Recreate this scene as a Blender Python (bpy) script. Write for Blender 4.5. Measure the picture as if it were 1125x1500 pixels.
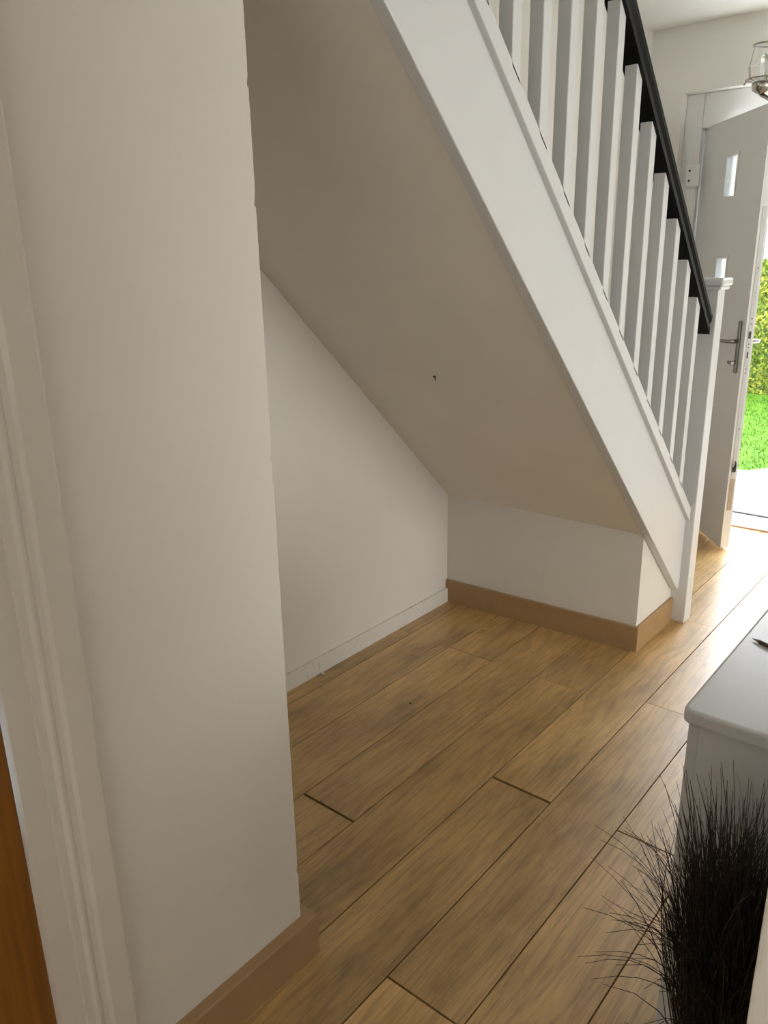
import bpy, bmesh, math, random
from mathutils import Vector, Matrix
for o in list(bpy.data.objects): bpy.data.objects.remove(o)
random.seed(7)
S = bpy.context.scene
COL = S.collection
H = 1.43                      # eye height of the photographer

# ------------------------------------------------------------------ camera
FPX = 1162.45
CX = (0.77050922, 0.63716816, -0.01822844)      # image right
CY = (0.18047439, -0.24549074, -0.95245120)     # image down
CZ = (-0.61134649, 0.73058266, -0.30414542)     # forward
cam_d = bpy.data.cameras.new('camera'); cam = bpy.data.objects.new('camera', cam_d); COL.objects.link(cam)
cam_d.sensor_fit = 'VERTICAL'; cam_d.sensor_height = 36.0; cam_d.lens = FPX / 1500 * 36.0
cam_d.clip_start = 0.02; cam_d.clip_end = 200
cam.matrix_world = Matrix(((CX[0], -CY[0], -CZ[0], 0), (CX[1], -CY[1], -CZ[1], 0), (CX[2], -CY[2], -CZ[2], H), (0, 0, 0, 1)))
S.camera = cam

def at(u, v, ax, val):
    """point on the world plane axis=val seen at photograph pixel (u, v)"""
    a = (u - 562.5) / FPX; b = (v - 750) / FPX
    q = [CX[i] * a + CY[i] * b + CZ[i] for i in range(3)]
    o = (0, 0, H); t = (val - o[ax]) / q[ax]
    return Vector([o[i] + q[i] * t for i in range(3)])

# ------------------------------------------------------------------ world, sun, daylight
W = bpy.data.worlds.new('world'); S.world = W; W.use_nodes = True
bg = W.node_tree.nodes['Background']; bg.inputs[0].default_value = (0.84, 0.91, 1.0, 1); bg.inputs[1].default_value = 22.0
sun_d = bpy.data.lights.new('sun', 'SUN'); sun_d.energy = 4.0; sun_d.angle = 0.02; sun_d.color = (1, .95, .86)
sun = bpy.data.objects.new('sun', sun_d); COL.objects.link(sun)
sun.rotation_euler = (math.radians(28), math.radians(35), 0)

def area(name, loc, direction, sx, sy, energy, color=(1, 1, 1), portal=False):
    d = bpy.data.lights.new(name, 'AREA'); d.shape = 'RECTANGLE'; d.size = sx; d.size_y = sy; d.energy = energy; d.color = color
    if portal: d.cycles.is_portal = True
    o = bpy.data.objects.new(name, d); COL.objects.link(o); o.location = loc
    o.rotation_euler = Vector(direction).to_track_quat('-Z', 'Y').to_euler()
    return o
area('door_portal', (-1.18, 4.66, 1.03), (0, -1, 0), .92, 2.06, 1, portal=True)
area('room_window_daylight', (0.35, -2.25, 1.5), (0, 1, 0), 1.7, 1.3, 12, (1, .94, .84))
area('living_room_window_daylight', (4.12, 2.50, 1.30), (-1, 0, 0), 2.6, 1.6, 98, (1, .985, .95))
area('side_window_daylight', (3.12, -0.85, 1.45), (-1, 0, 0), 1.6, 1.3, 11, (1, .94, .84))
area('landing_window_daylight', (-1.42, 1.0, 4.3), (0, .55, -1), .8, .8, 5, (1, .95, .84))
S.view_settings.view_transform = 'Standard'; S.view_settings.look = 'None'
S.view_settings.exposure = 0.0; S.view_settings.gamma = 1.0; S.view_settings.use_curve_mapping = False

# ------------------------------------------------------------------ helpers
def tag(o, label=None, cat=None, group=None, kind=None):
    if label: o['label'] = label
    if cat: o['category'] = cat
    if group: o['group'] = group
    if kind: o['kind'] = kind
    return o
def link(name, me, mat, parent=None, smooth=False):
    o = bpy.data.objects.new(name, me); COL.objects.link(o)
    if mat: me.materials.append(mat)
    if parent: o.parent = parent
    if smooth:
        for p in me.polygons: p.use_smooth = True
    return o
def empty(name, loc=(0, 0, 0)):
    o = bpy.data.objects.new(name, None); COL.objects.link(o); o.location = loc; o.empty_display_size = .1
    return o
def local(o, parent):
    """o was built in world coordinates: keep it there under its parent"""
    o.parent = parent; o.matrix_parent_inverse = Matrix.Translation(-Vector(parent.location))
    return o
def bm_mesh(bm, name):
    me = bpy.data.meshes.new(name); bmesh.ops.recalc_face_normals(bm, faces=bm.faces); bm.to_mesh(me); bm.free(); return me
def add_box(bm, x0, x1, y0, y1, z0, z1):
    v = [bm.verts.new((x, y, z)) for z in (z0, z1) for y in (y0, y1) for x in (x0, x1)]
    for f in ((0, 2, 3, 1), (4, 5, 7, 6), (0, 1, 5, 4), (1, 3, 7, 5), (3, 2, 6, 7), (2, 0, 4, 6)): bm.faces.new([v[i] for i in f])
    return v
def bevel(bm, w, seg=2, edges=None):
    bmesh.ops.bevel(bm, geom=list(edges if edges is not None else bm.edges), offset=w, segments=seg, profile=.5, affect='EDGES')
def box(name, x0, x1, y0, y1, z0, z1, mat, parent=None, bev=0, seg=2):
    bm = bmesh.new(); add_box(bm, x0, x1, y0, y1, z0, z1)
    if bev: bevel(bm, bev, seg)
    o = link(name, bm_mesh(bm, name), mat)
    if parent: local(o, parent)
    return o
def prism_mesh(name, pts, axis, a, b, bev=0, seg=2):
    """extrude a polygon; axis 0: pts are (y,z), axis 1: (x,z), axis 2: (x,y)"""
    def mk(p, t): return (t, p[0], p[1]) if axis == 0 else (p[0], t, p[1]) if axis == 1 else (p[0], p[1], t)
    bm = bmesh.new()
    A = [bm.verts.new(mk(p, a)) for p in pts]; B = [bm.verts.new(mk(p, b)) for p in pts]
    bm.faces.new(A); bm.faces.new(B[::-1]); n = len(pts)
    for i in range(n): bm.faces.new((A[i], A[(i + 1) % n], B[(i + 1) % n], B[i]))
    bmesh.ops.recalc_face_normals(bm, faces=bm.faces)
    if bev: bevel(bm, bev, seg)
    return bm_mesh(bm, name)
def prism(name, pts, axis, a, b, mat, parent=None, bev=0, seg=2):
    o = link(name, prism_mesh(name, pts, axis, a, b, bev, seg), mat)
    if parent: local(o, parent)
    return o
def add_tube(bm, pts, radii, n=8, cap=True):
    pts = [Vector(p) for p in pts]; rings = []
    for i, p in enumerate(pts):
        t = (pts[min(i + 1, len(pts) - 1)] - pts[max(i - 1, 0)]).normalized()
        a = t.orthogonal().normalized() if i == 0 else (a_prev - t * a_prev.dot(t)).normalized()
        a_prev = a; b = t.cross(a); r = radii[i] if isinstance(radii, (list, tuple)) else radii
        rings.append([bm.verts.new(p + (a * math.cos(2 * math.pi * k / n) + b * math.sin(2 * math.pi * k / n)) * r) for k in range(n)])
    for i in range(len(rings) - 1):
        for k in range(n): bm.faces.new((rings[i][k], rings[i][(k + 1) % n], rings[i + 1][(k + 1) % n], rings[i + 1][k]))
    if cap: bm.faces.new(rings[0][::-1]); bm.faces.new(rings[-1])
def tube(name, pts, radii, mat, parent=None, n=10):
    bm = bmesh.new(); add_tube(bm, pts, radii, n); o = link(name, bm_mesh(bm, name), mat, smooth=True)
    if parent: local(o, parent)
    return o
def add_lathe(bm, prof, c, n=24):
    R = [[bm.verts.new((c[0] + r * math.cos(2 * math.pi * k / n), c[1] + r * math.sin(2 * math.pi * k / n), c[2] + z)) for k in range(n)] for r, z in prof]
    for i in range(len(R) - 1):
        for k in range(n): bm.faces.new((R[i][k], R[i][(k + 1) % n], R[i + 1][(k + 1) % n], R[i + 1][k]))
    return R

# ------------------------------------------------------------------ materials
def new_mat(name):
    m = bpy.data.materials.new(name); m.use_nodes = True
    return m, m.node_tree.nodes, m.node_tree.links, m.node_tree.nodes['Principled BSDF']
def paint(name, col, rough=.6, mottle=.04, bump=.15, scale=60, dirt=0):
    m, N, L, b = new_mat(name); b.inputs['Roughness'].default_value = rough
    tc = N.new('ShaderNodeTexCoord')
    n1 = N.new('ShaderNodeTexNoise'); n1.inputs['Scale'].default_value = 2.3; n1.inputs['Detail'].default_value = 5
    L.new(tc.outputs['Object'], n1.inputs['Vector'])
    r = N.new('ShaderNodeValToRGB'); L.new(n1.outputs['Fac'], r.inputs['Fac'])
    r.color_ramp.elements[0].position = .3; r.color_ramp.elements[1].position = .7
    r.color_ramp.elements[0].color = tuple(c * (1 - mottle) for c in col) + (1,); r.color_ramp.elements[1].color = tuple(min(1, c * (1 + mottle * .5)) for c in col) + (1,)
    out = r.outputs['Color']
    if dirt:
        n3 = N.new('ShaderNodeTexNoise'); n3.inputs['Scale'].default_value = 38; n3.inputs['Detail'].default_value = 4
        L.new(tc.outputs['Object'], n3.inputs['Vector'])
        r3 = N.new('ShaderNodeValToRGB'); L.new(n3.outputs['Fac'], r3.inputs['Fac'])
        r3.color_ramp.elements[0].position = .60; r3.color_ramp.elements[1].position = .72
        r3.color_ramp.elements[0].color = (0, 0, 0, 1); r3.color_ramp.elements[1].color = (dirt, dirt, dirt, 1)
        mx = N.new('ShaderNodeMixRGB'); L.new(r3.outputs['Color'], mx.inputs['Fac']); L.new(out, mx.inputs[1]); mx.inputs[2].default_value = (.30, .27, .23, 1)
        out = mx.outputs[0]
    L.new(out, b.inputs['Base Color'])
    n2 = N.new('ShaderNodeTexNoise'); n2.inputs['Scale'].default_value = scale; n2.inputs['Detail'].default_value = 6
    L.new(tc.outputs['Object'], n2.inputs['Vector'])
    bp = N.new('ShaderNodeBump'); bp.inputs['Strength'].default_value = bump; bp.inputs['Distance'].default_value = .002
    L.new(n2.outputs['Fac'], bp.inputs['Height']); L.new(bp.outputs['Normal'], b.inputs['Normal'])
    return m
def plain(name, col, rough=.5, metal=0, bump=0):
    m, N, L, b = new_mat(name); b.inputs['Base Color'].default_value = col + (1,); b.inputs['Roughness'].default_value = rough; b.inputs['Metallic'].default_value = metal
    n = N.new('ShaderNodeTexNoise'); n.inputs['Scale'].default_value = 90; tc = N.new('ShaderNodeTexCoord'); L.new(tc.outputs['Object'], n.inputs['Vector'])
    bp = N.new('ShaderNodeBump'); bp.inputs['Strength'].default_value = max(bump, .03); bp.inputs['Distance'].default_value = .001
    L.new(n.outputs['Fac'], bp.inputs['Height']); L.new(bp.outputs['Normal'], b.inputs['Normal'])
    return m
def wood_floor():
    m, N, L, b = new_mat('laminate_oak')
    def mul(a, k):
        x = N.new('ShaderNodeMath'); x.operation = 'MULTIPLY'; L.new(a, x.inputs[0]); x.inputs[1].default_value = k; return x.outputs[0]
    tc = N.new('ShaderNodeTexCoord'); oi = N.new('ShaderNodeObjectInfo')
    off = N.new('ShaderNodeVectorMath'); off.operation = 'ADD'; L.new(tc.outputs['Object'], off.inputs[0])
    cb = N.new('ShaderNodeCombineXYZ'); L.new(mul(oi.outputs['Random'], 37), cb.inputs[0]); L.new(mul(oi.outputs['Random'], 91), cb.inputs[1]); L.new(mul(oi.outputs['Random'], 13), cb.inputs[2])
    L.new(cb.outputs[0], off.inputs[1])
    def mp(scale):
        x = N.new('ShaderNodeMapping'); x.inputs['Scale'].default_value = scale; L.new(off.outputs[0], x.inputs[0]); return x.outputs[0]
    # cathedral figure: distorted rings, stretched along the board
    wv = N.new('ShaderNodeTexWave'); wv.wave_type = 'BANDS'; wv.bands_direction = 'X'; wv.inputs['Scale'].default_value = 9; wv.inputs['Distortion'].default_value = 16; wv.inputs['Detail'].default_value = 2.5; wv.inputs['Detail Scale'].default_value = .9; wv.inputs['Detail Roughness'].default_value = .55
    L.new(mp((1, .17, 1)), wv.inputs['Vector'])
    fine = N.new('ShaderNodeTexNoise'); fine.inputs['Scale'].default_value = 1; fine.inputs['Detail'].default_value = 8; fine.inputs['Roughness'].default_value = .65
    L.new(mp((230, 9, 1)), fine.inputs['Vector'])
    big = N.new('ShaderNodeTexNoise'); big.inputs['Scale'].default_value = 1; big.inputs['Detail'].default_value = 7; big.inputs['Roughness'].default_value = .62
    L.new(mp((7, 2.4, 1)), big.inputs['Vector'])
    r1 = N.new('ShaderNodeValToRGB'); L.new(big.outputs['Fac'], r1.inputs['Fac'])
    e = r1.color_ramp.elements; e[0].position = .28; e[0].color = (.28, .178, .070, 1); e[1].position = .62; e[1].color = (.66, .418, .165, 1)
    x = e.new(.45); x.color = (.50, .315, .120, 1)
    m1 = N.new('ShaderNodeMixRGB'); m1.blend_type = 'MULTIPLY'; L.new(r1.outputs[0], m1.inputs[1])
    r2 = N.new('ShaderNodeValToRGB'); L.new(wv.outputs['Fac'], r2.inputs['Fac']); e = r2.color_ramp.elements
    e[0].position = .0; e[0].color = (.70, .68, .66, 1); e[1].position = .35; e[1].color = (1, 1, 1, 1)
    L.new(r2.outputs[0], m1.inputs[2]); m1.inputs['Fac'].default_value = .5
    m2 = N.new('ShaderNodeMixRGB'); m2.blend_type = 'MULTIPLY'; L.new(m1.outputs[0], m2.inputs[1])
    r3 = N.new('ShaderNodeValToRGB'); L.new(fine.outputs['Fac'], r3.inputs['Fac']); e = r3.color_ramp.elements
    e[0].position = .36; e[0].color = (.62, .60, .58, 1); e[1].position = .54; e[1].color = (1, 1, 1, 1)
    L.new(r3.outputs[0], m2.inputs[2]); m2.inputs['Fac'].default_value = .7
    # knots: sparse dark spots
    vo = N.new('ShaderNodeTexVoronoi'); vo.inputs['Scale'].default_value = 1; L.new(mp((5.5, 2.2, 1)), vo.inputs['Vector'])
    r4 = N.new('ShaderNodeValToRGB'); L.new(vo.outputs['Distance'], r4.inputs['Fac']); e = r4.color_ramp.elements
    e[0].position = .02; e[0].color = (.42, .36, .30, 1); e[1].position = .085; e[1].color = (1, 1, 1, 1)
    m3 = N.new('ShaderNodeMixRGB'); m3.blend_type = 'MULTIPLY'; m3.inputs['Fac'].default_value = .8; L.new(m2.outputs[0], m3.inputs[1]); L.new(r4.outputs[0], m3.inputs[2])
    hv = N.new('ShaderNodeHueSaturation'); L.new(m3.outputs[0], hv.inputs['Color'])
    va = N.new('ShaderNodeMath'); va.operation = 'MULTIPLY_ADD'; L.new(oi.outputs['Random'], va.inputs[0]); va.inputs[1].default_value = .22; va.inputs[2].default_value = .90
    L.new(va.outputs[0], hv.inputs['Value']); L.new(hv.outputs[0], b.inputs['Base Color'])
    ro = N.new('ShaderNodeMath'); ro.operation = 'MULTIPLY_ADD'; L.new(big.outputs['Fac'], ro.inputs[0]); ro.inputs[1].default_value = .12; ro.inputs[2].default_value = .31; b.inputs['Specular IOR Level'].default_value = .85
    L.new(ro.outputs[0], b.inputs['Roughness'])
    bp = N.new('ShaderNodeBump'); bp.inputs['Strength'].default_value = .12; bp.inputs['Distance'].default_value = .001
    L.new(fine.outputs['Fac'], bp.inputs['Height']); L.new(bp.outputs['Normal'], b.inputs['Normal'])
    return m
def grain(name, dark, light, rough=.4, sc=(60, 60, 2.5)):
    m, N, L, b = new_mat(name); tc = N.new('ShaderNodeTexCoord'); mp = N.new('ShaderNodeMapping'); mp.inputs['Scale'].default_value = sc
    L.new(tc.outputs['Object'], mp.inputs[0]); n = N.new('ShaderNodeTexNoise'); n.inputs['Scale'].default_value = 1; n.inputs['Detail'].default_value = 6; L.new(mp.outputs[0], n.inputs['Vector'])
    r = N.new('ShaderNodeValToRGB'); L.new(n.outputs['Fac'], r.inputs['Fac']); e = r.color_ramp.elements
    e[0].position = .3; e[0].color = dark + (1,); e[1].position = .7; e[1].color = light + (1,)
    L.new(r.outputs[0], b.inputs['Base Color']); b.inputs['Roughness'].default_value = rough
    return m
def glass(name, rough, col=(1, 1, 1)):
    m, N, L, b = new_mat(name); b.inputs['Base Color'].default_value = col + (1,); b.inputs['Transmission Weight'].default_value = 1; b.inputs['Roughness'].default_value = rough; b.inputs['IOR'].default_value = 1.45
    return m
M_WALL = paint('wall_emulsion', (.78, .755, .70), .65, .04)
M_SOFF = paint('soffit_emulsion', (.86, .825, .755), .7, .04, .25, 40)
M_CEIL = paint('ceiling_emulsion', (.80, .775, .72), .8, .03)
M_GLOSS = paint('white_satin_paint', (.715, .73, .735), .32, .03, .06, 25)
M_ARCH = paint('aged_white_gloss', (.70, .67, .60), .35, .06, .1, 25)
M_OLDBASE = paint('scuffed_white_paint', (.76, .74, .70), .5, .06, .2, 40, .45)
M_TAN = grain('beige_mdf', (.38, .24, .115), (.42, .27, .135), .5, (14, 14, 14))
M_BLACK = plain('black_satin_paint', (.004, .0045, .005), .38)
M_BLACK.node_tree.nodes['Principled BSDF'].inputs['Specular IOR Level'].default_value = .18
M_FLOOR = wood_floor()
M_UNDER = plain('dark_underlay', (.006, .005, .004), .95)
M_UPVC = paint('white_upvc', (.78, .775, .76), .35, .02, .03, 20)
M_CHROME = plain('brushed_chrome', (.50, .48, .45), .25, 1)
M_STEEL = plain('dull_steel', (.30, .285, .26), .3, 1)
M_DARK = plain('dark_metal', (.03, .03, .03), .5)
M_OAK = grain('orange_oak_veneer', (.17, .062, .006), (.28, .11, .013), .4, (70, 70, 3))
M_CAB = paint('pale_grey_paint', (.54, .55, .545), .3, .02, .05, 30)
M_GLASS = glass('clear_glass', .02)
M_FROST = glass('frosted_glass', .35, (.92, .98, 1))
M_CARPET = paint('grey_stair_carpet', (.33, .32, .31), .95, .1, .8, 220)

# ------------------------------------------------------------------ measured layout (metres)
XL = -1.845           # left wall / back of the alcove
XP = -1.0125          # wall pier face
XR = -0.092           # right wall face
YF = 4.40             # front wall, inside face
ZC = 2.5
def zs(y): return .472 + .957 * (2.634 - y)           # soffit
def zbot(y): return .573 + .949 * (2.547 - y)         # stringer lower edge
def zcap(y): return .639 + .939 * (2.849 - y)         # base rail top
def zrail(y): return 1.274 + .985 * (2.860 - y)       # handrail underside

# ------------------------------------------------------------------ floor: planks one by one
floor = box('floor', XL - .1, 3.3, -2.3, YF + .02, -.06, -.012, M_UNDER); tag(floor, 'brown oak laminate plank floor', None, None, 'structure')
PW, PL = .1872, 1.366
joints = {0: 1.693, 1: .977, 2: 1.681, 3: 2.272, 4: 1.290, 5: 2.268, 6: 1.42, 7: 2.269}   # row 0 lies between X -0.648 and -0.46
gaps = {(2, 1.681): .0085, (4, 1.290): .007, (0, 1.693): .004, (1, .977): .004, (5, 2.268): .003}
def plank(x0, x1, y0, y1, g0, g1):
    bm = bmesh.new(); add_box(bm, 0, x1 - x0 - .0028, 0, y1 - y0 - g0 - g1, -.011, 0)
    bevel(bm, .0007, 1, [e for e in bm.edges if all(v.co.z > -.001 for v in e.verts)])
    o = link('plank', bm_mesh(bm, 'plank'), M_FLOOR); o.location = (x0 + .0014, y0 + g0, 0); local(o, floor); return o
for r in range(-11, 8):
    xa = -.460 - PW * (r + 1); xb = xa + PW
    if r == 7: xa = XL
    ytop = YF - .025 if xa < XR - .02 else .55
    j = joints.get(r, (r * .53) % PL)
    ys = [j + PL * k for k in range(-4, 4)]
    for a, b in zip(ys, ys[1:]):
        y0, y1 = max(a, -1.6), min(b, ytop)
        if y1 - y0 < .02: continue
        plank(xa, xb, y0, y1, gaps.get((r, round(a, 3)), .0006), .0006)

# ------------------------------------------------------------------ walls
def st(o, label=None): return tag(o, label, None, None, 'structure')
def jag_wall(name, x0, x1, y0, y1, z0, z1, mat, edges, amp=.0016, n=90):
    """upright wall block whose given vertical edges are slightly chipped like worn plaster; edges: set of (ix,iy)"""
    bm = bmesh.new(); rnd = random.Random(len(name)); rings = []; chip = 0
    for k in range(n + 1):
        z = z0 + (z1 - z0) * k / n; ring = []
        for ix, iy in ((0, 0), (1, 0), (1, 1), (0, 1)):
            x = (x0, x1)[ix]; y = (y0, y1)[iy]
            if (ix, iy) in edges:
                chip = max(chip * .55, amp * 3.0 * rnd.random() if rnd.random() < .025 else 0); d = rnd.random() ** 2 * amp * .25 + chip; w = .004 + d
                sx = -1 if ix else 1; sy = -1 if iy else 1
                a = Vector((x + sx * d * .4, y + sy * w, z)); b = Vector((x + sx * (.0012 + d), y + sy * (.0012 + d), z)); c = Vector((x + sx * w, y + sy * d * .4, z))
                pts = [a, b, c] if (ix, iy) in ((1, 1), (0, 0)) else [c, b, a]
                if (ix, iy) == (1, 1): pts = [Vector((x, y + sy * w, z)), b, Vector((x + sx * w, y, z))]
                if (ix, iy) == (1, 0): pts = [Vector((x + sx * w, y, z)), b, Vector((x, y + sy * w, z))]
                ring += pts
            else: ring.append(Vector((x, y, z)))
        rings.append([bm.verts.new(p) for p in ring])
    m = len(rings[0])
    for i in range(n):
        for k in range(m): bm.faces.new((rings[i][k], rings[i][(k + 1) % m], rings[i + 1][(k + 1) % m], rings[i + 1][k]))
    bm.faces.new(rings[0][::-1]); bm.faces.new(rings[-1])
    return link(name, bm_mesh(bm, name), mat)
YP1 = at(425, 1075, 0, XP).y              # free edge of the pier
YP0 = at(150, 1200, 0, XP).y              # where the door architrave begins
st(box('wall_left', XL - .12, XL, .5, YF + .22, 0, 5.0, M_WALL))
st(jag_wall('wall_pier', XP - .10, XP, .435, YP1, 0, ZC, M_WALL, {(1, 1)}, .0016, 500), 'white plastered wall pier with chipped corner beside the alcove')
st(box('wall_pier_over_door', XP - .10, XP, -.60, .435, 2.03, ZC, M_WALL))
st(box('wall_near_left', XP - .10, XP, -2.3, -.60, 0, ZC, M_WALL))
st(box('wall_alcove_back', XL, XP - .10, .50, .60, 0, ZC, M_WALL))
# under-stair end wall: slightly out of square, as measured from its skirting
EA = Vector((XL, 2.624)); EB = Vector((-1.0125, 2.669))
ew = prism_mesh('wall_alcove_end', [(EA.x, EA.y), (EB.x, EB.y), (-1.0125, 3.013), (EA.x, 3.013)], 2, 0, 1)
for v in ew.vertices:
    if v.co.z > .5: v.co.z = zs(v.co.y) + .035 if v.co.y < 2.8 else .13
wall_end = link('wall_alcove_end', ew, M_WALL); st(wall_end, 'low white wall closing the alcove under the stairs')
# sloping underside of the flight
so = prism_mesh('ceiling_under_stairs', [(2.70, zs(2.70)), (.56, zs(.56)), (.56, zs(.56) + .03), (2.70, zs(2.70) + .03)], 0, XL, -1.004, 0)
for v in so.vertices:
    if v.co.x > -1.5: v.co.z += zbot(v.co.y) - zs(v.co.y) + .005
soff = link('ceiling_under_stairs', so, M_SOFF); st(soff, 'sloping plastered underside of the staircase')
# small screw hole in the soffit
q = Vector([CX[i] * ((637 - 562.5) / FPX) + CY[i] * ((551 - 750) / FPX) + CZ[i] for i in range(3)])
t = (.472 + .957 * 2.634 + .008 - H) / (q.z + .957 * q.y); hp = Vector((0, 0, H)) + q * t
nrm = Vector((0, -.957, -1)).normalized()
scr = empty('wall_plug', hp); tag(scr, 'small dark screw plug sticking out of the sloping soffit', 'screw')
tube('plug', [hp - nrm * .004, hp + nrm * .004], [.006, .005], M_DARK, scr)
tube('screw', [hp + nrm * .003, hp + nrm * .010 + Vector((.008, 0, -.004))], [.0028, .002], plain('dull_zinc', (.25, .23, .2), .5, .6), scr)

# right wall, front wall, ceilings, the room the picture is taken from
LY0, LY1 = 1.10, 3.90                      # wide opening to the living room
wrh = st(jag_wall('wall_right', XR, .03, .55, LY0, 0, ZC, M_WALL, {(0, 0)}, .0008, 300))
st(box('wall_right_far', XR, .03, LY1, YF + .22, 0, ZC, M_WALL)); st(box('wall_right_over_doorway', XR, .03, LY0, LY1, 2.25, ZC, M_WALL))
box('floor_living_room', .03, 4.3, .67, YF + .22, -.06, -.004, M_CARPET)['kind'] = 'structure'
box('floor_threshold', XR, .03, LY0, LY1, -.06, -.002, M_TAN)['kind'] = 'structure'
st(box('wall_living_room_end', .03, 4.3, YF + .1, YF + .22, 0, ZC, M_WALL))
lw = st(box('wall_living_room_right', 4.18, 4.3, .67, YF + .1, 0, .45, M_WALL))
for b in ((4.18, 4.3, .67, YF + .1, 2.15, ZC), (4.18, 4.3, .67, 1.15, .45, 2.15), (4.18, 4.3, 3.85, YF + .1, .45, 2.15)): local(box('wall_piece', *b, M_WALL), lw)
w2 = st(box('window_2', 4.20, 4.26, 1.15, 1.21, .45, 2.15, M_UPVC))
for b in ((4.20, 4.26, 3.79, 3.85, .45, 2.15), (4.20, 4.26, 1.21, 3.79, .45, .51), (4.20, 4.26, 1.21, 3.79, 2.09, 2.15), (4.20, 4.26, 2.47, 2.53, .51, 2.09)): local(box('window_bar', *b, M_UPVC), w2)
st(box('wall_room_front', .03, 4.3, .55, .67, 0, ZC, M_WALL))
wb = st(box('wall_room_back', -1.2, 3.3, -2.42, -2.3, 0, .8, M_WALL))
for b in ((-1.2, 3.3, -2.42, -2.3, 2.2, ZC), (-1.2, -.55, -2.42, -2.3, .8, 2.2), (1.25, 3.3, -2.42, -2.3, .8, 2.2)): local(box('wall_piece', *b, M_WALL), wb)
wr = st(box('wall_room_right', 3.18, 3.3, -2.3, .55, 0, .8, M_WALL))
for b in ((3.18, 3.3, -2.3, .55, 2.1, ZC), (3.18, 3.3, -2.3, -1.65, .8, 2.1), (3.18, 3.3, -.05, .55, .8, 2.1)): local(box('wall_piece', *b, M_WALL), wr)
w3 = st(box('window_3', 3.20, 3.26, -1.65, -1.60, .8, 2.1, M_UPVC))
for b in ((3.20, 3.26, -.10, -.05, .8, 2.1), (3.20, 3.26, -1.60, -.10, .8, .86), (3.20, 3.26, -1.60, -.10, 2.04, 2.1)): local(box('window_bar', *b, M_UPVC), w3)
wn = st(box('window_1', -.55, -.49, -2.40, -2.34, .8, 2.2, M_UPVC))
for b in ((1.19, 1.25, -2.40, -2.34, .8, 2.2), (-.49, 1.19, -2.40, -2.34, .8, .86), (-.49, 1.19, -2.40, -2.34, 2.14, 2.2), (.32, .38, -2.40, -2.34, .86, 2.14)): local(box('window_bar', *b, M_UPVC), wn)
for wob, b in ((wn, (-.49, 1.19, -2.345, -2.335, .86, 2.14)), (w3, (3.19, 3.20, -1.60, -.10, .86, 2.04)), (w2, (4.19, 4.20, 1.21, 3.79, .51, 2.09))): local(box('sky_blocker', *b, M_WALL), wob)  # unseen opaque panels, added to keep sky light from entering through these windows
st(box('ceiling', -1.0, 4.3, -2.4, YF + .22, ZC, ZC + .1, M_CEIL))
st(box('ceiling_over_stair_foot', XL - .12, -1.0, 3.25, YF + .22, ZC, ZC + .1, M_CEIL))
st(box('wall_stairwell_front', XL, -1.0, 3.25, 3.35, ZC + .1, 5.0, M_WALL))
st(box('wall_stairwell_right', -1.0, -.9, .4, 3.35, ZC + .1, 5.0, M_WALL))
st(box('wall_stairwell_back', XL, -1.0, .4, .5, ZC + .1, 5.0, M_WALL))
st(box('ceiling_stairwell', XL - .12, -.9, .4, 3.35, 5.0, 5.1, M_CEIL))
DX0, DX1, DZ = -1.665, -.72, 2.195        # structural door opening
st(box('wall_front', XL, DX0, YF, YF + .22, 0, ZC, M_WALL)); st(box('wall_front_right', DX1, XR, YF, YF + .22, 0, ZC, M_WALL)); st(box('wall_front_over_door', DX0, DX1, YF, YF + .22, DZ, ZC, M_WALL))

# skirting boards
def skirt(name, pts, z1, th, mat, label):
    """mitred board along an open plan polyline; th to the right-hand side of travel"""
    bm = bmesh.new(); P = [Vector(p) for p in pts]; off = []
    for i, p in enumerate(P):
        n = []
        for a, b in ((i - 1, i), (i, i + 1)):
            if a >= 0 and b < len(P):
                d = (P[b] - P[a]).normalized(); n.append(Vector((d.y, -d.x)))
        m = sum(n, Vector((0, 0))) / len(n); m = m / m.length_squared if len(n) > 1 else m
        off.append(p + m * th)
    rows = []
    for a, b in zip(P, off):
        i = b + (a - b).normalized() * .003
        rows.append([bm.verts.new((a.x, a.y, 0)), bm.verts.new((b.x, b.y, 0)), bm.verts.new((b.x, b.y, z1 - .003)), bm.verts.new((i.x, i.y, z1)), bm.verts.new((a.x, a.y, z1))])
    for r0, r1 in zip(rows, rows[1:]):
        for k in range(5): bm.faces.new((r0[k], r0[(k + 1) % 5], r1[(k + 1) % 5], r1[k]))
    bm.faces.new(rows[0]); bm.faces.new(rows[-1][::-1])
    return st(link(name, bm_mesh(bm, name), mat), label)
skirt('baseboard_alcove_end', [(EA.x, EA.y), (EB.x, EB.y), (-1.0125, 3.010)], .100, .0125, M_TAN, 'bare beige skirting board around the low end wall')
YA = YP0 + .004
skirt('baseboard_pier', [(XP, YA), (XP, YP1), (XP - .10, YP1)], .103, .024, M_TAN, 'bare beige skirting board on the wall pier')
skirt('baseboard_alcove_back', [(XL, .62), (XL, 2.612)], .062, .012, M_OLDBASE, 'scuffed white skirting along the back of the alcove')
skirt('baseboard_right', [(XR, LY0 - .02), (XR, .56)], .10, .014, M_GLOSS, 'white skirting along the right wall')

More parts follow.
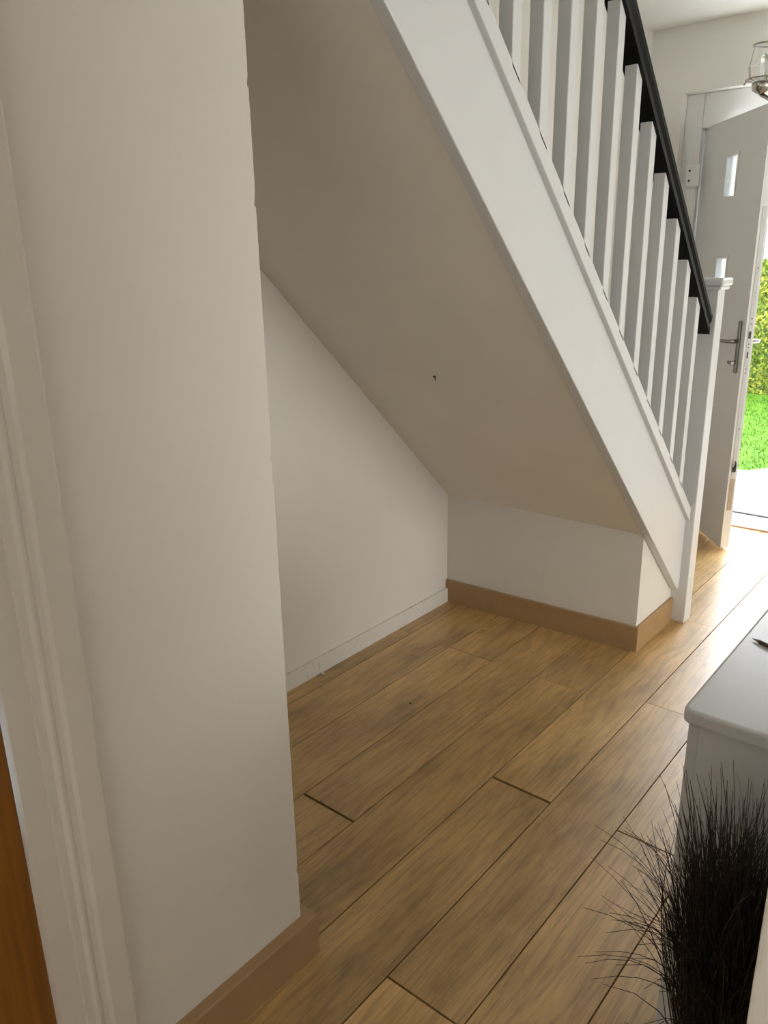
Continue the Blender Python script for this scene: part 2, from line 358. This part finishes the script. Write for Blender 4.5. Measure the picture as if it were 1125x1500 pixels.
# ------------------------------------------------------------------ staircase
stair = empty('staircase', (-1.42, 3.1, 0)); tag(stair, 'white closed-string staircase with square balusters and black handrail', 'staircase')
YT = .62                                    # upper end of what is built
sp = [(2.990, zbot(2.990) - .003), (YT, zbot(YT) - .003), (YT, zcap(YT) - .05), (3.011, zcap(3.011) - .05), (3.011, zbot(2.990) - .003)]
stringer = prism('stringer', sp, 0, -1.012, -.982, M_GLOSS, stair, .0025)
prism('base_rail', [(3.011, zcap(3.011) - .054), (YT, zcap(YT) - .054), (YT, zcap(YT)), (3.011, zcap(3.011))], 0, -1.0015, -.9665, M_GLOSS, stair, .002)
nx0, nx1, ny0, ny1 = -1.019, -.949, 3.011, 3.083
newel = box('newel_post', nx0, nx1, ny0, ny1, 0, 1.305, M_GLOSS, stair, .003)
bm = bmesh.new(); add_box(bm, nx0 - .008, nx1 + .012, ny0 - .012, ny1 + .012, 1.302, 1.316); bevel(bm, .005, 3)
bm2 = bmesh.new(); add_box(bm2, nx0 - .016, nx1 + .020, ny0 - .020, ny1 + .020, 1.316, 1.342); bevel(bm2, .007, 3)
me2 = bm_mesh(bm2, 'tmp'); bm.from_mesh(me2)
cap = link('newel_cap', bm_mesh(bm, 'newel_cap'), M_GLOSS); cap.parent = newel
BW = .036
for k in range(17):
    y = 2.849 - .1254 * k; y1 = y + BW
    prism('baluster', [(y, zcap(y) - .01), (y1, zcap(y1) - .01), (y1, zrail(y1) + .008), (y, zrail(y) + .008)], 0, -1.0015, -.9665, M_GLOSS, stair, .0015, 1)
# handrail: moulded section swept along the slope
sec = [(-.027, 0), (.027, 0), (.027, .016), (.022, .022), (.030, .034), (.031, .046), (.024, .058), (.010, .063), (-.010, .063), (-.024, .058), (-.031, .046), (-.030, .034), (-.022, .022), (-.027, .016)]
up = Vector((0, .985, 1)).normalized(); bm = bmesh.new(); rings = []
for yy in (2.986, YT + .1):
    c = Vector((-.984, yy, zrail(yy)))
    rg = []
    for a, b in sec:
        p = c + Vector((a, 0, 0)) + up * b
        d = Vector((0, 1, -.985)); p = p + d * (yy - p.y)       # plumb cut at both ends
        rg.append(bm.verts.new(p))
    rings.append(rg)
n = len(sec)
for k in range(n): bm.faces.new((rings[0][k], rings[0][(k + 1) % n], rings[1][(k + 1) % n], rings[1][k]))
bm.faces.new(rings[0]); bm.faces.new(rings[1][::-1])
hr = link('handrail', bm_mesh(bm, 'handrail'), M_BLACK); local(hr, stair); tag(hr, 'black painted handrail')
box('rail_fixing', -.998, -.970, 2.975, 3.0112, zrail(2.986) + .012, zrail(2.986) + .050, M_BLACK, stair, .002)
for i in range(1, 13):
    yb = 3.19 - .216 * i; z = .205 * i
    box('tread', XL, -1.012, yb, yb + .236, z - .028, z, M_CARPET, stair, .004, 1)
    box('riser', XL, -1.012, yb + .206, yb + .218, z - .205, z - .028, M_CARPET, stair)

# ------------------------------------------------------------------ front door (open), frame, sill
frame = st(box('door_1', DX0, DX0 + .090, 4.465, 4.535, 0, DZ, M_UPVC, None, .004), 'white upvc front door frame')
for b in ((DX1 - .062, DX1, 4.465, 4.535, 0, DZ), (DX0 + .090, DX1 - .062, 4.465, 4.535, 2.032, DZ)): local(box('frame_member', *b, M_UPVC, None, .004), frame)
local(box('frame_lip', DX0 + .090, DX0 + .106, 4.512, 4.535, .05, 2.065, M_UPVC), frame)
sill = local(box('sill', DX0, DX1, 4.375, 4.56, 0, .028, M_UPVC, None, .003), frame)
local(box('sill_ramp', DX0 + .06, DX1 - .06, 4.40, 4.47, .028, .048, plain('aluminium', (.68, .70, .74), .3, .8), None, .003), frame)
local(box('seal', DX0 + .06, DX1 - .06, 4.472, 4.482, .03, .056, M_DARK), frame)
local(box('seal', DX0 + .06, DX1 - .06, 4.440, 4.444, .048, .0495, M_DARK), frame)
local(box('sill_upstand', DX0 + .06, DX1 - .06, 4.484, 4.53, .028, .06, M_UPVC, None, .003), frame)
local(box('floor_edging', DX0, DX1, 4.366, 4.377, 0, .006, plain('reddish_edging', (.22, .11, .07), .5)), frame)

dr = empty('front_door', (-1.107, 3.956, 0)); tag(dr, 'plain white front door standing open with small rectangular glass panes', 'door')
DIR = Vector((-.6441, .7649, 0)); OUT = Vector((.7649, .6441, 0)); P0 = Vector((-1.107, 3.956, 0))
MD = Matrix(((DIR.x, OUT.x, 0, P0.x), (DIR.y, OUT.y, 0, P0.y), (0, 0, 1, 0), (0, 0, 0, 1)))   # local: x along leaf from the lock edge, y through the thickness, z up
def door_part(name, bm, mat, parent=dr, smooth=False):
    bm.transform(MD); o = link(name, bm_mesh(bm, name), mat, smooth=smooth)
    if parent is dr: local(o, dr)
    else: o.parent = parent; o.matrix_parent_inverse = parent.matrix_parent_inverse.copy() if False else Matrix()
    return o
def dbox(name, x0, x1, y0, y1, z0, z1, mat, bev=0, parent=dr):
    bm = bmesh.new(); add_box(bm, x0, x1, y0, y1, z0, z1)
    if bev: bevel(bm, bev, 2)
    return door_part(name, bm, mat, parent)
LT, LW, LZ = .041, .715, 2.038
wz = [(1.686, 1.864), (1.222, 1.400), (.758, .936)]
wx0, wx1 = .291, .405
bm = bmesh.new()                                # leaf with three through openings, built as a grid of blocks without inner faces
xs = [0, wx0, wx1, LW]; zz = [.012] + [v for w in reversed(wz) for v in w] + [LZ]
V = {}
def gv(i, k, s):
    if (i, k, s) not in V: V[(i, k, s)] = bm.verts.new((xs[i], (0, LT)[s], zz[k]))
    return V[(i, k, s)]
solid = lambda i, k: 0 <= i < 3 and 0 <= k < len(zz) - 1 and not (i == 1 and k % 2 == 1)
for i in range(3):
    for k in range(len(zz) - 1):
        if not solid(i, k): continue
        for s in (0, 1): bm.faces.new((gv(i, k, s), gv(i + 1, k, s), gv(i + 1, k + 1, s), gv(i, k + 1, s)))
        if not solid(i - 1, k): bm.faces.new((gv(i, k, 0), gv(i, k + 1, 0), gv(i, k + 1, 1), gv(i, k, 1)))
        if not solid(i + 1, k): bm.faces.new((gv(i + 1, k, 0), gv(i + 1, k + 1, 0), gv(i + 1, k + 1, 1), gv(i + 1, k, 1)))
        if not solid(i, k - 1): bm.faces.new((gv(i, k, 0), gv(i + 1, k, 0), gv(i + 1, k, 1), gv(i, k, 1)))
        if not solid(i, k + 1): bm.faces.new((gv(i, k + 1, 0), gv(i + 1, k + 1, 0), gv(i + 1, k + 1, 1), gv(i, k + 1, 1)))
leaf = door_part('leaf', bm, M_UPVC)
for a, b in wz:
    pane = dbox('pane', wx0, wx1, .018, .024, a, b, M_FROST)
    for c in ((wx0 - .016, wx0, a - .016, b + .016), (wx1, wx1 + .016, a - .016, b + .016), (wx0, wx1, a - .016, a), (wx0, wx1, b, b + .016)):
        o = dbox('glazing_bead', c[0], c[1], -.004, .004, c[2], c[3], M_UPVC, .0015)
plate = dbox('handle_plate', .040, .068, -.010, .001, .878, 1.122, M_STEEL, .006)
bm = bmesh.new(); add_tube(bm, [(.054, -.008, 1.028), (.054, -.050, 1.028), (.062, -.056, 1.028), (.10, -.058, 1.026), (.165, -.056, 1.022)], [.010, .009, .009, .0085, .006], 12)
door_part('lever', bm, M_STEEL, smooth=True)
bm = bmesh.new(); add_tube(bm, [(.054, -.008, .928), (.054, -.022, .928)], .011, 14); add_box(bm, .040, .082, -.034, -.020, .921, .935)
door_part('thumb_turn', bm, M_STEEL)
dbox('handle_plate', .040, .068, LT - .001, LT + .010, .878, 1.122, M_CHROME, .006)
bm = bmesh.new(); add_tube(bm, [(.054, LT + .008, 1.028), (.054, LT + .046, 1.028), (.062, LT + .054, 1.028), (.165, LT + .054, 1.022)], [.010, .009, .009, .006], 12)
door_part('lever', bm, M_CHROME, smooth=True)
strip = dbox('lock_faceplate', -.002, .001, .012, .030, .30, 1.62, paint('zinc_plate', (.62, .64, .62), .4, .05))
for z0, z1, y0, y1 in ((1.045, 1.078, .015, .026), (.955, .985, .017, .023)): dbox('lock_slot', -.0035, -.0005, y0, y1, z0, z1, M_DARK)
for z in (1.135, 1.112, 1.02, 1.005, .905, .885, 1.36, .62):
    bm = bmesh.new(); add_tube(bm, [(-.003, .021, z), (-.001, .021, z)], .003, 8); door_part('plate_screw', bm, M_DARK)
bm = bmesh.new(); add_tube(bm, [(-.002, .020, .425), (-.014, .020, .432), (-.018, .020, .450), (-.012, .020, .464)], [.006, .006, .005, .003], 8); door_part('hook_bolt', bm, M_DARK)
dbox('hook_slot', -.003, 0, .012, .031, .405, .425, M_DARK)
dbox('dirty_patch', -.0025, 0, .010, .032, .21, .37, grain('grubby_tape', (.42, .33, .24), (.55, .45, .35), .6, (20, 20, 20)))
for z in (.28, 1.02, 1.81):
    hg = box('hinge', -1.632, -1.560, 4.447, 4.466, z - .052, z + .052, M_UPVC, dr, .004)
    for dz in (-.024, .024):
        bm = bmesh.new(); add_tube(bm, [(-1.612, 4.4462, z + dz), (-1.612, 4.450, z + dz)], .006, 10)
        k = link('hinge_screw', bm_mesh(bm, 'hinge_screw'), M_DARK); k.parent = hg

# ------------------------------------------------------------------ oak door in the near wall and its architrave
st(box('door_2', XP - .045, XP - .012, -.40, .392, .008, 1.985, M_OAK, None, .003), 'orange oak veneered door in the near wall')
lin = st(box('trim_1', XP - .10, XP + .001, .395, .435, 0, 2.02, M_ARCH), 'white painted lining of the oak door')
local(box('lining_member', XP - .10, XP + .001, -.44, -.403, 0, 2.02, M_ARCH), lin); local(box('lining_member', XP - .10, XP + .001, -.403, .395, 1.988, 2.02, M_ARCH), lin)
prof = [(0, 0), (0, .008), (.012, .0085), (.018, .0125), (.022, .0125), (.026, .0105), (.034, .012), (.040, .017), (.074, .021), (.078, .019), (.078, 0)]
def arch(y_in, s):   # s=+1: outer edge at larger Y
    return prism_mesh('architrave', [(XP + t, y_in + s * w) for w, t in prof], 2, 0, 2.08)
yi = YP0 - .078
ar = st(link('trim_2', arch(yi, 1), M_ARCH), 'moulded white architrave beside the wall pier'); st(link('trim_3', arch(-.415, -1), M_ARCH))
prism('architrave_head', [(XP + t, 2.002 + w) for w, t in prof], 1, -.49, YP0, M_ARCH).parent = ar

# ------------------------------------------------------------------ hall cabinet
CT = .74; c0 = at(999, 1037, 2, CT)
cx0, cy0, cx1, cy1 = c0.x, c0.y, XR - .006, c0.y + .86
cab = empty('hall_cabinet', ((cx0 + cx1) / 2, (cy0 + cy1) / 2, 0)); tag(cab, 'pale grey hall cabinet with overhanging rounded top', 'cabinet')
bm = bmesh.new(); add_box(bm, cx0, cx1, cy0, cy1, CT - .026, CT)
bevel(bm, .016, 4, [e for e in bm.edges if abs(e.verts[0].co.z - e.verts[1].co.z) > .01]); 
bevel(bm, .006, 3, [e for e in bm.edges if all(v.co.z > CT - .001 for v in e.verts) or all(v.co.z < CT - .025 for v in e.verts)])
local(link('worktop', bm_mesh(bm, 'worktop'), M_CAB), cab)
bx0, by0, bx1, by1 = cx0 + .026, cy0 + .012, cx1, cy1 - .012
box('body', bx0, bx1, by0, by1, .06, CT - .026, M_CAB, cab, .0015)
box('plinth', bx0 + .03, bx1, by0 + .02, by1 - .02, 0, .06, M_CAB, cab)
ym = (by0 + by1) / 2
for a, b, s in ((by0 + .004, ym - .002, 1), (ym + .002, by1 - .004, -1)):
    d = box('cabinet_door', bx0 - .018, bx0, a, b, .068, CT - .034, M_CAB, cab, .002)
    ky = (b - .04) if s > 0 else (a + .04)
    bm = bmesh.new(); add_tube(bm, [(bx0 - .018, ky, .52), (bx0 - .030, ky, .52), (bx0 - .036, ky, .52)], [.005, .005, .012], 12)
    k = link('knob', bm_mesh(bm, 'knob'), M_CHROME); k.parent = d; k.matrix_parent_inverse = Matrix()
# pencil lying on the cabinet
pa = at(1102, 935, 2, CT + .0035); pb = at(1125, 945.5, 2, CT + .0035); pd = (pb - pa).normalized()
pen = empty('pencil', pa); tag(pen, 'slim dark brown pencil lying on the grey cabinet top', 'pencil')
tube('barrel', [pa + pd * .016, pa + pd * .105], .0035, plain('brown_lacquer', (.10, .065, .045), .35), pen, 6)
tube('sharpened_tip', [pa + pd * .004, pa + pd * .016], [.0012, .0034], grain('cedar', (.20, .12, .07), (.28, .17, .1)), pen, 8)
tube('lead', [pa, pa + pd * .004], [.0004, .0012], M_DARK, pen, 6)
tube('ferrule', [pa + pd * .105, pa + pd * .115], .0036, M_CHROME, pen, 8)

# ------------------------------------------------------------------ bundle of dark dried grass on the floor
gb = at(1052, 1500, 1, 1.00); gx, gy = gb.x + .004, 1.02
gr = empty('dried_grass_bundle', (gx, gy, 0)); tag(gr, 'tall sheaf of blackish dried grass standing against the cabinet end', 'dried grass')
M_GRASS = grain('dried_grass', (.006, .005, .003), (.035, .019, .010), .6, (40, 40, 6))
bm = bmesh.new(); R = random.Random(5)
for k in range(1500):
    a = R.uniform(0, 2 * math.pi); r = .052 * math.sqrt(R.random()); b = Vector((gx + r * math.cos(a), gy + r * math.sin(a), .02))
    stray = R.random() < .075
    hgt = R.uniform(.42, .64) if R.random() < .72 else R.uniform(.58, .72)
    lean = a + R.gauss(0, .6) if r > .02 else R.uniform(0, 2 * math.pi)
    out = abs(R.gauss(0, .034)) + (R.uniform(.03, .13) if stray else 0); d = Vector((math.cos(lean), math.sin(lean), 0))
    pw = R.uniform(2.0, 3.6); droop = R.uniform(.02, .16) if stray else abs(R.gauss(0, .03))
    if b.x + d.x * out > XR - .03: d.x = -abs(d.x)
    if b.y + d.y * out > by0 - .01: d.y = -abs(d.y)
    ns = 9; side = Vector((-d.y, d.x, 0)) * R.gauss(0, .040); pts = []; cur = R.gauss(0, .035)
    for i in range(ns + 1):
        s = i / ns; pts.append(b + d * out * s ** pw + side * s ** 2.5 + Vector((-d.y, d.x, 0)) * cur * math.sin(3 * s) * s + Vector((0, 0, hgt * s - droop * s ** 5)))
    for p in pts: p.x = min(p.x, XR - .018 - abs(p.x - XR) * .02); p.y = min(p.y, by0 - .012)
    w = R.uniform(.0010, .0019)
    add_tube(bm, pts, [w * (1 - .75 * (i / ns) ** 2) for i in range(ns + 1)], 3, False)
for k in range(95):                          # long thin arching strands
    a = R.uniform(math.pi * .80, math.pi * 2.05); d = Vector((math.cos(a), math.sin(a), 0)); r = .045 * math.sqrt(R.random())
    b = Vector((gx + d.x * r, gy + d.y * r, .02)); hgt = R.uniform(.50, .73); out = R.uniform(.05, .19) if d.x < .2 else R.uniform(.02, .06); dr_ = R.uniform(.0, .10); sd = R.gauss(0, .05); pts = []
    for i in range(15):
        s_ = i / 14; e_ = max(0, (s_ - .45) / .55)
        p = b + d * (out * e_ ** 1.7 + .012 * s_) + Vector((-d.y, d.x, 0)) * sd * e_ ** 2 + Vector((0, 0, hgt * (s_ - .12 * e_ ** 2) - dr_ * e_ ** 3))
        p.x = min(p.x, XR - .02); p.y = min(p.y, by0 - .012); pts.append(p)
    add_tube(bm, pts, [.0011 * (1 - .6 * i / 14) for i in range(15)], 3, False)
bl = link('blades', bm_mesh(bm, 'blades'), M_GRASS); local(bl, gr); tag(bl, kind='stuff')
bm = bmesh.new(); add_lathe(bm, [(.0, 0), (.062, 0), (.064, .004), (.058, .035), (.0, .035)], (gx, gy, 0)); local(link('base', bm_mesh(bm, 'base'), M_DARK), gr)

# ------------------------------------------------------------------ ceiling light with glass shades
lc = Vector((-.52, 2.86, ZC)); lamp = empty('ceiling_light', lc); tag(lamp, 'chrome ceiling light with clear faceted glass shades', 'light')
bm = bmesh.new(); add_lathe(bm, [(0, 0), (.07, 0), (.07, -.012), (.05, -.024), (.012, -.03), (.010, -.30), (.022, -.31), (.022, -.345), (0, -.355)], lc); local(link('stem', bm_mesh(bm, 'stem'), M_CHROME, smooth=True), lamp)
sh_c = at(1116, 122, 1, 2.86); rad = Vector((sh_c.x - lc.x, sh_c.y - lc.y)).length; zb = sh_c.z
for k in range(3):
    an = math.pi + k * 2 * math.pi / 3; dx, dy = math.cos(an), math.sin(an)
    px, py = lc.x + dx * rad, lc.y + dy * rad
    tube('arm', [(lc.x, lc.y, lc.z - .33), (lc.x + dx * rad * .4, lc.y + dy * rad * .4, zb - .075), (lc.x + dx * rad * .8, lc.y + dy * rad * .8, zb - .07), (px, py, zb - .03)], .006, M_CHROME, lamp)
    bm = bmesh.new(); add_lathe(bm, [(.008, -.03), (.026, -.02), (.030, 0), (.026, .004), (.008, .004)], (px, py, zb), 16); hold = local(link('shade_holder', bm_mesh(bm, 'shade_holder'), M_CHROME, smooth=True), lamp)
    bm = bmesh.new(); add_lathe(bm, [(.024, .006), (.040, .012), (.046, .045), (.036, .105), (.033, .105), (.042, .045), (.037, .016), (.024, .010)], (px, py, zb), 8)
    sh = local(link('glass_shade', bm_mesh(bm, 'glass_shade'), M_GLASS), lamp)
    for rr, z in ((.0475, .012), (.0375, .106)):
        bm = bmesh.new(); add_tube(bm, [(px + rr * math.cos(t * math.pi / 8), py + rr * math.sin(t * math.pi / 8), zb + z) for t in range(17)], .0022, 6, False); local(link('wire_ring', bm_mesh(bm, 'wire_ring'), M_CHROME, smooth=True), lamp)
    for q in range(6):
        t = q * math.pi / 3; bm = bmesh.new(); add_tube(bm, [(px + .046 * math.cos(t), py + .046 * math.sin(t), zb + .012), (px + .054 * math.cos(t), py + .054 * math.sin(t), zb + .002)], [.0022, .0036], 6); local(link('prong', bm_mesh(bm, 'prong'), M_CHROME, smooth=True), lamp)
    bm = bmesh.new(); add_lathe(bm, [(.010, .004), (.011, .03), (.018, .05), (.016, .072), (0, .082)], (px, py, zb), 12); local(link('bulb', bm_mesh(bm, 'bulb'), M_FROST, smooth=True), lamp)

# ------------------------------------------------------------------ plaster crumbs on the floor
crumb_mat = paint('plaster', (.75, .73, .69), .8)
def crumb(name, u, v, s, label):
    p = at(u, v, 2, 0); bm = bmesh.new(); bmesh.ops.create_icosphere(bm, subdivisions=2, radius=s); R2 = random.Random(int(u))
    for w in bm.verts: w.co *= R2.uniform(.65, 1.1); w.co.z *= .6
    lo = min(w.co.z for w in bm.verts)
    o = link(name, bm_mesh(bm, name), crumb_mat if 'white' in label else M_DARK); o.location = (p.x, p.y, -lo); tag(o, label, 'debris')
crumb('plaster_crumb', 473, 988, .008, 'small white plaster crumb on the planks beside the scuffed skirting')
crumb('dark_crumb', 601, 1031, .0035, 'tiny dark crumb on a plank in the middle of the alcove floor')

# ------------------------------------------------------------------ garden seen through the doorway
def noise_mat(name, c0, c1, sc, rough=.9):
    m, N, L, b = new_mat(name); tc = N.new('ShaderNodeTexCoord'); n = N.new('ShaderNodeTexNoise'); n.inputs['Scale'].default_value = sc; n.inputs['Detail'].default_value = 6; L.new(tc.outputs['Object'], n.inputs['Vector'])
    r = N.new('ShaderNodeValToRGB'); L.new(n.outputs['Fac'], r.inputs['Fac']); e = r.color_ramp.elements; e[0].position = .35; e[0].color = c0 + (1,); e[1].position = .65; e[1].color = c1 + (1,)
    L.new(r.outputs[0], b.inputs['Base Color']); b.inputs['Roughness'].default_value = rough; b.inputs['Specular IOR Level'].default_value = .08; return m
M_LAWN = noise_mat('lawn', (.020, .050, .0022), (.034, .070, .0042), 9); M_PATH = noise_mat('pale_concrete', (.62, .61, .59), (.72, .71, .69), 6)
lawn = st(box('ground_lawn', -12, 12, 4.62, 40, -.25, -.105, M_LAWN), 'green lawn of the front garden')
path = [(-3.2, 4.62), (1.2, 4.62), (1.2, 11), (.1, 11), (-.9, 7.0), (-1.55, 5.98), (-3.2, 5.9)]
st(prism('ground_path', path, 2, -.12, -.09, M_PATH), 'pale concrete path outside the front door')
# grass tufts on the lawn
bm = bmesh.new(); R = random.Random(9)
for k in range(9000):
    y = R.uniform(5.95, 9.4); x = -.27 * y + R.uniform(-.9, 1.0)
    if x > -1.6 + (y - 5.98) * .62: continue
    h = R.uniform(.015, .035); a = R.uniform(0, 6.3); w = .004
    v = [bm.verts.new((x + w * math.cos(a), y + w * math.sin(a), -.106)), bm.verts.new((x - w * math.cos(a), y - w * math.sin(a), -.106)), bm.verts.new((x + R.gauss(0, .015), y + R.gauss(0, .015), -.106 + h))]
    bm.faces.new(v)
tag(link('lawn_grass', bm_mesh(bm, 'lawn_grass'), M_LAWN), 'short sunlit grass of the front lawn', 'grass', None, 'stuff')
# clipped hedge along the garden edge
hd = empty('hedge', (-2.4, 9.9, -.105)); tag(hd, 'clipped light green hedge at the end of the lawn', 'hedge')
box('branches', -6, 2.2, 9.65, 10.2, -.105, 1.22, noise_mat('hedge_inside', (.03, .06, .015), (.09, .12, .03), 14), hd)
bm = bmesh.new()
for k in range(16000):
    x = R.uniform(-4.2, -.6); z = R.uniform(-.1, 1.34); y = 9.6 + R.gauss(0, .05) if R.random() < .8 else R.uniform(9.6, 10.2)
    if y > 9.75: z = 1.22 + abs(R.gauss(0, .06))
    c = Vector((x, y, z)); u = Vector((R.gauss(0, 1), R.gauss(0, .6), R.gauss(0, 1))).normalized(); w = u.cross(Vector((R.gauss(0, .3), -1, R.gauss(0, .5)))).normalized(); s = R.uniform(.018, .034)
    bm.faces.new([bm.verts.new(c + u * s), bm.verts.new(c + w * s * .5), bm.verts.new(c - u * s), bm.verts.new(c - w * s * .5)])
lf = link('leaves', bm_mesh(bm, 'leaves'), noise_mat('hedge_leaves', (.036, .056, .005), (.095, .100, .014), 5)); local(lf, hd); tag(lf, kind='stuff')
# house across the street
def brick_mat():
    m, N, L, b = new_mat('red_brick'); tc = N.new('ShaderNodeTexCoord'); mp = N.new('ShaderNodeMapping'); mp.inputs['Rotation'].default_value = (math.radians(90), 0, 0); L.new(tc.outputs['Object'], mp.inputs[0])
    k = N.new('ShaderNodeTexBrick'); k.inputs['Color1'].default_value = (.42, .20, .14, 1); k.inputs['Color2'].default_value = (.50, .27, .19, 1); k.inputs['Mortar'].default_value = (.55, .5, .45, 1); k.inputs['Scale'].default_value = 4.4
    L.new(mp.outputs[0], k.inputs['Vector']); L.new(k.outputs['Color'], b.inputs['Base Color']); b.inputs['Roughness'].default_value = .9; return m
ho = empty('house', (-6, 24, -.1)); tag(ho, 'red brick house across the street', 'house')
box('brick_wall', -14, 2, 22, 30, -.2, 5.2, brick_mat(), ho)
prism('roof', [(21.6, 5.1), (26, 8.2), (30.4, 5.1)], 0, -14.3, 2.3, noise_mat('roof_tiles', (.14, .09, .07), (.22, .15, .12), 8), ho)
for xa in (-11.5, -7.1, -3.0):
    for za in (.9, 3.3):
        w = box('window', xa, xa + 1.7, 21.93, 22.02, za, za + 1.2, M_UPVC, ho)
        for h in (0, 1):
            p = box('pane', xa + .07 + h * .82, xa + .80 + h * .82, 21.915, 21.94, za + .07, za + 1.13, plain('dark_window_glass', (.03, .035, .04), .08)); p.parent = w; p.matrix_parent_inverse = Matrix()
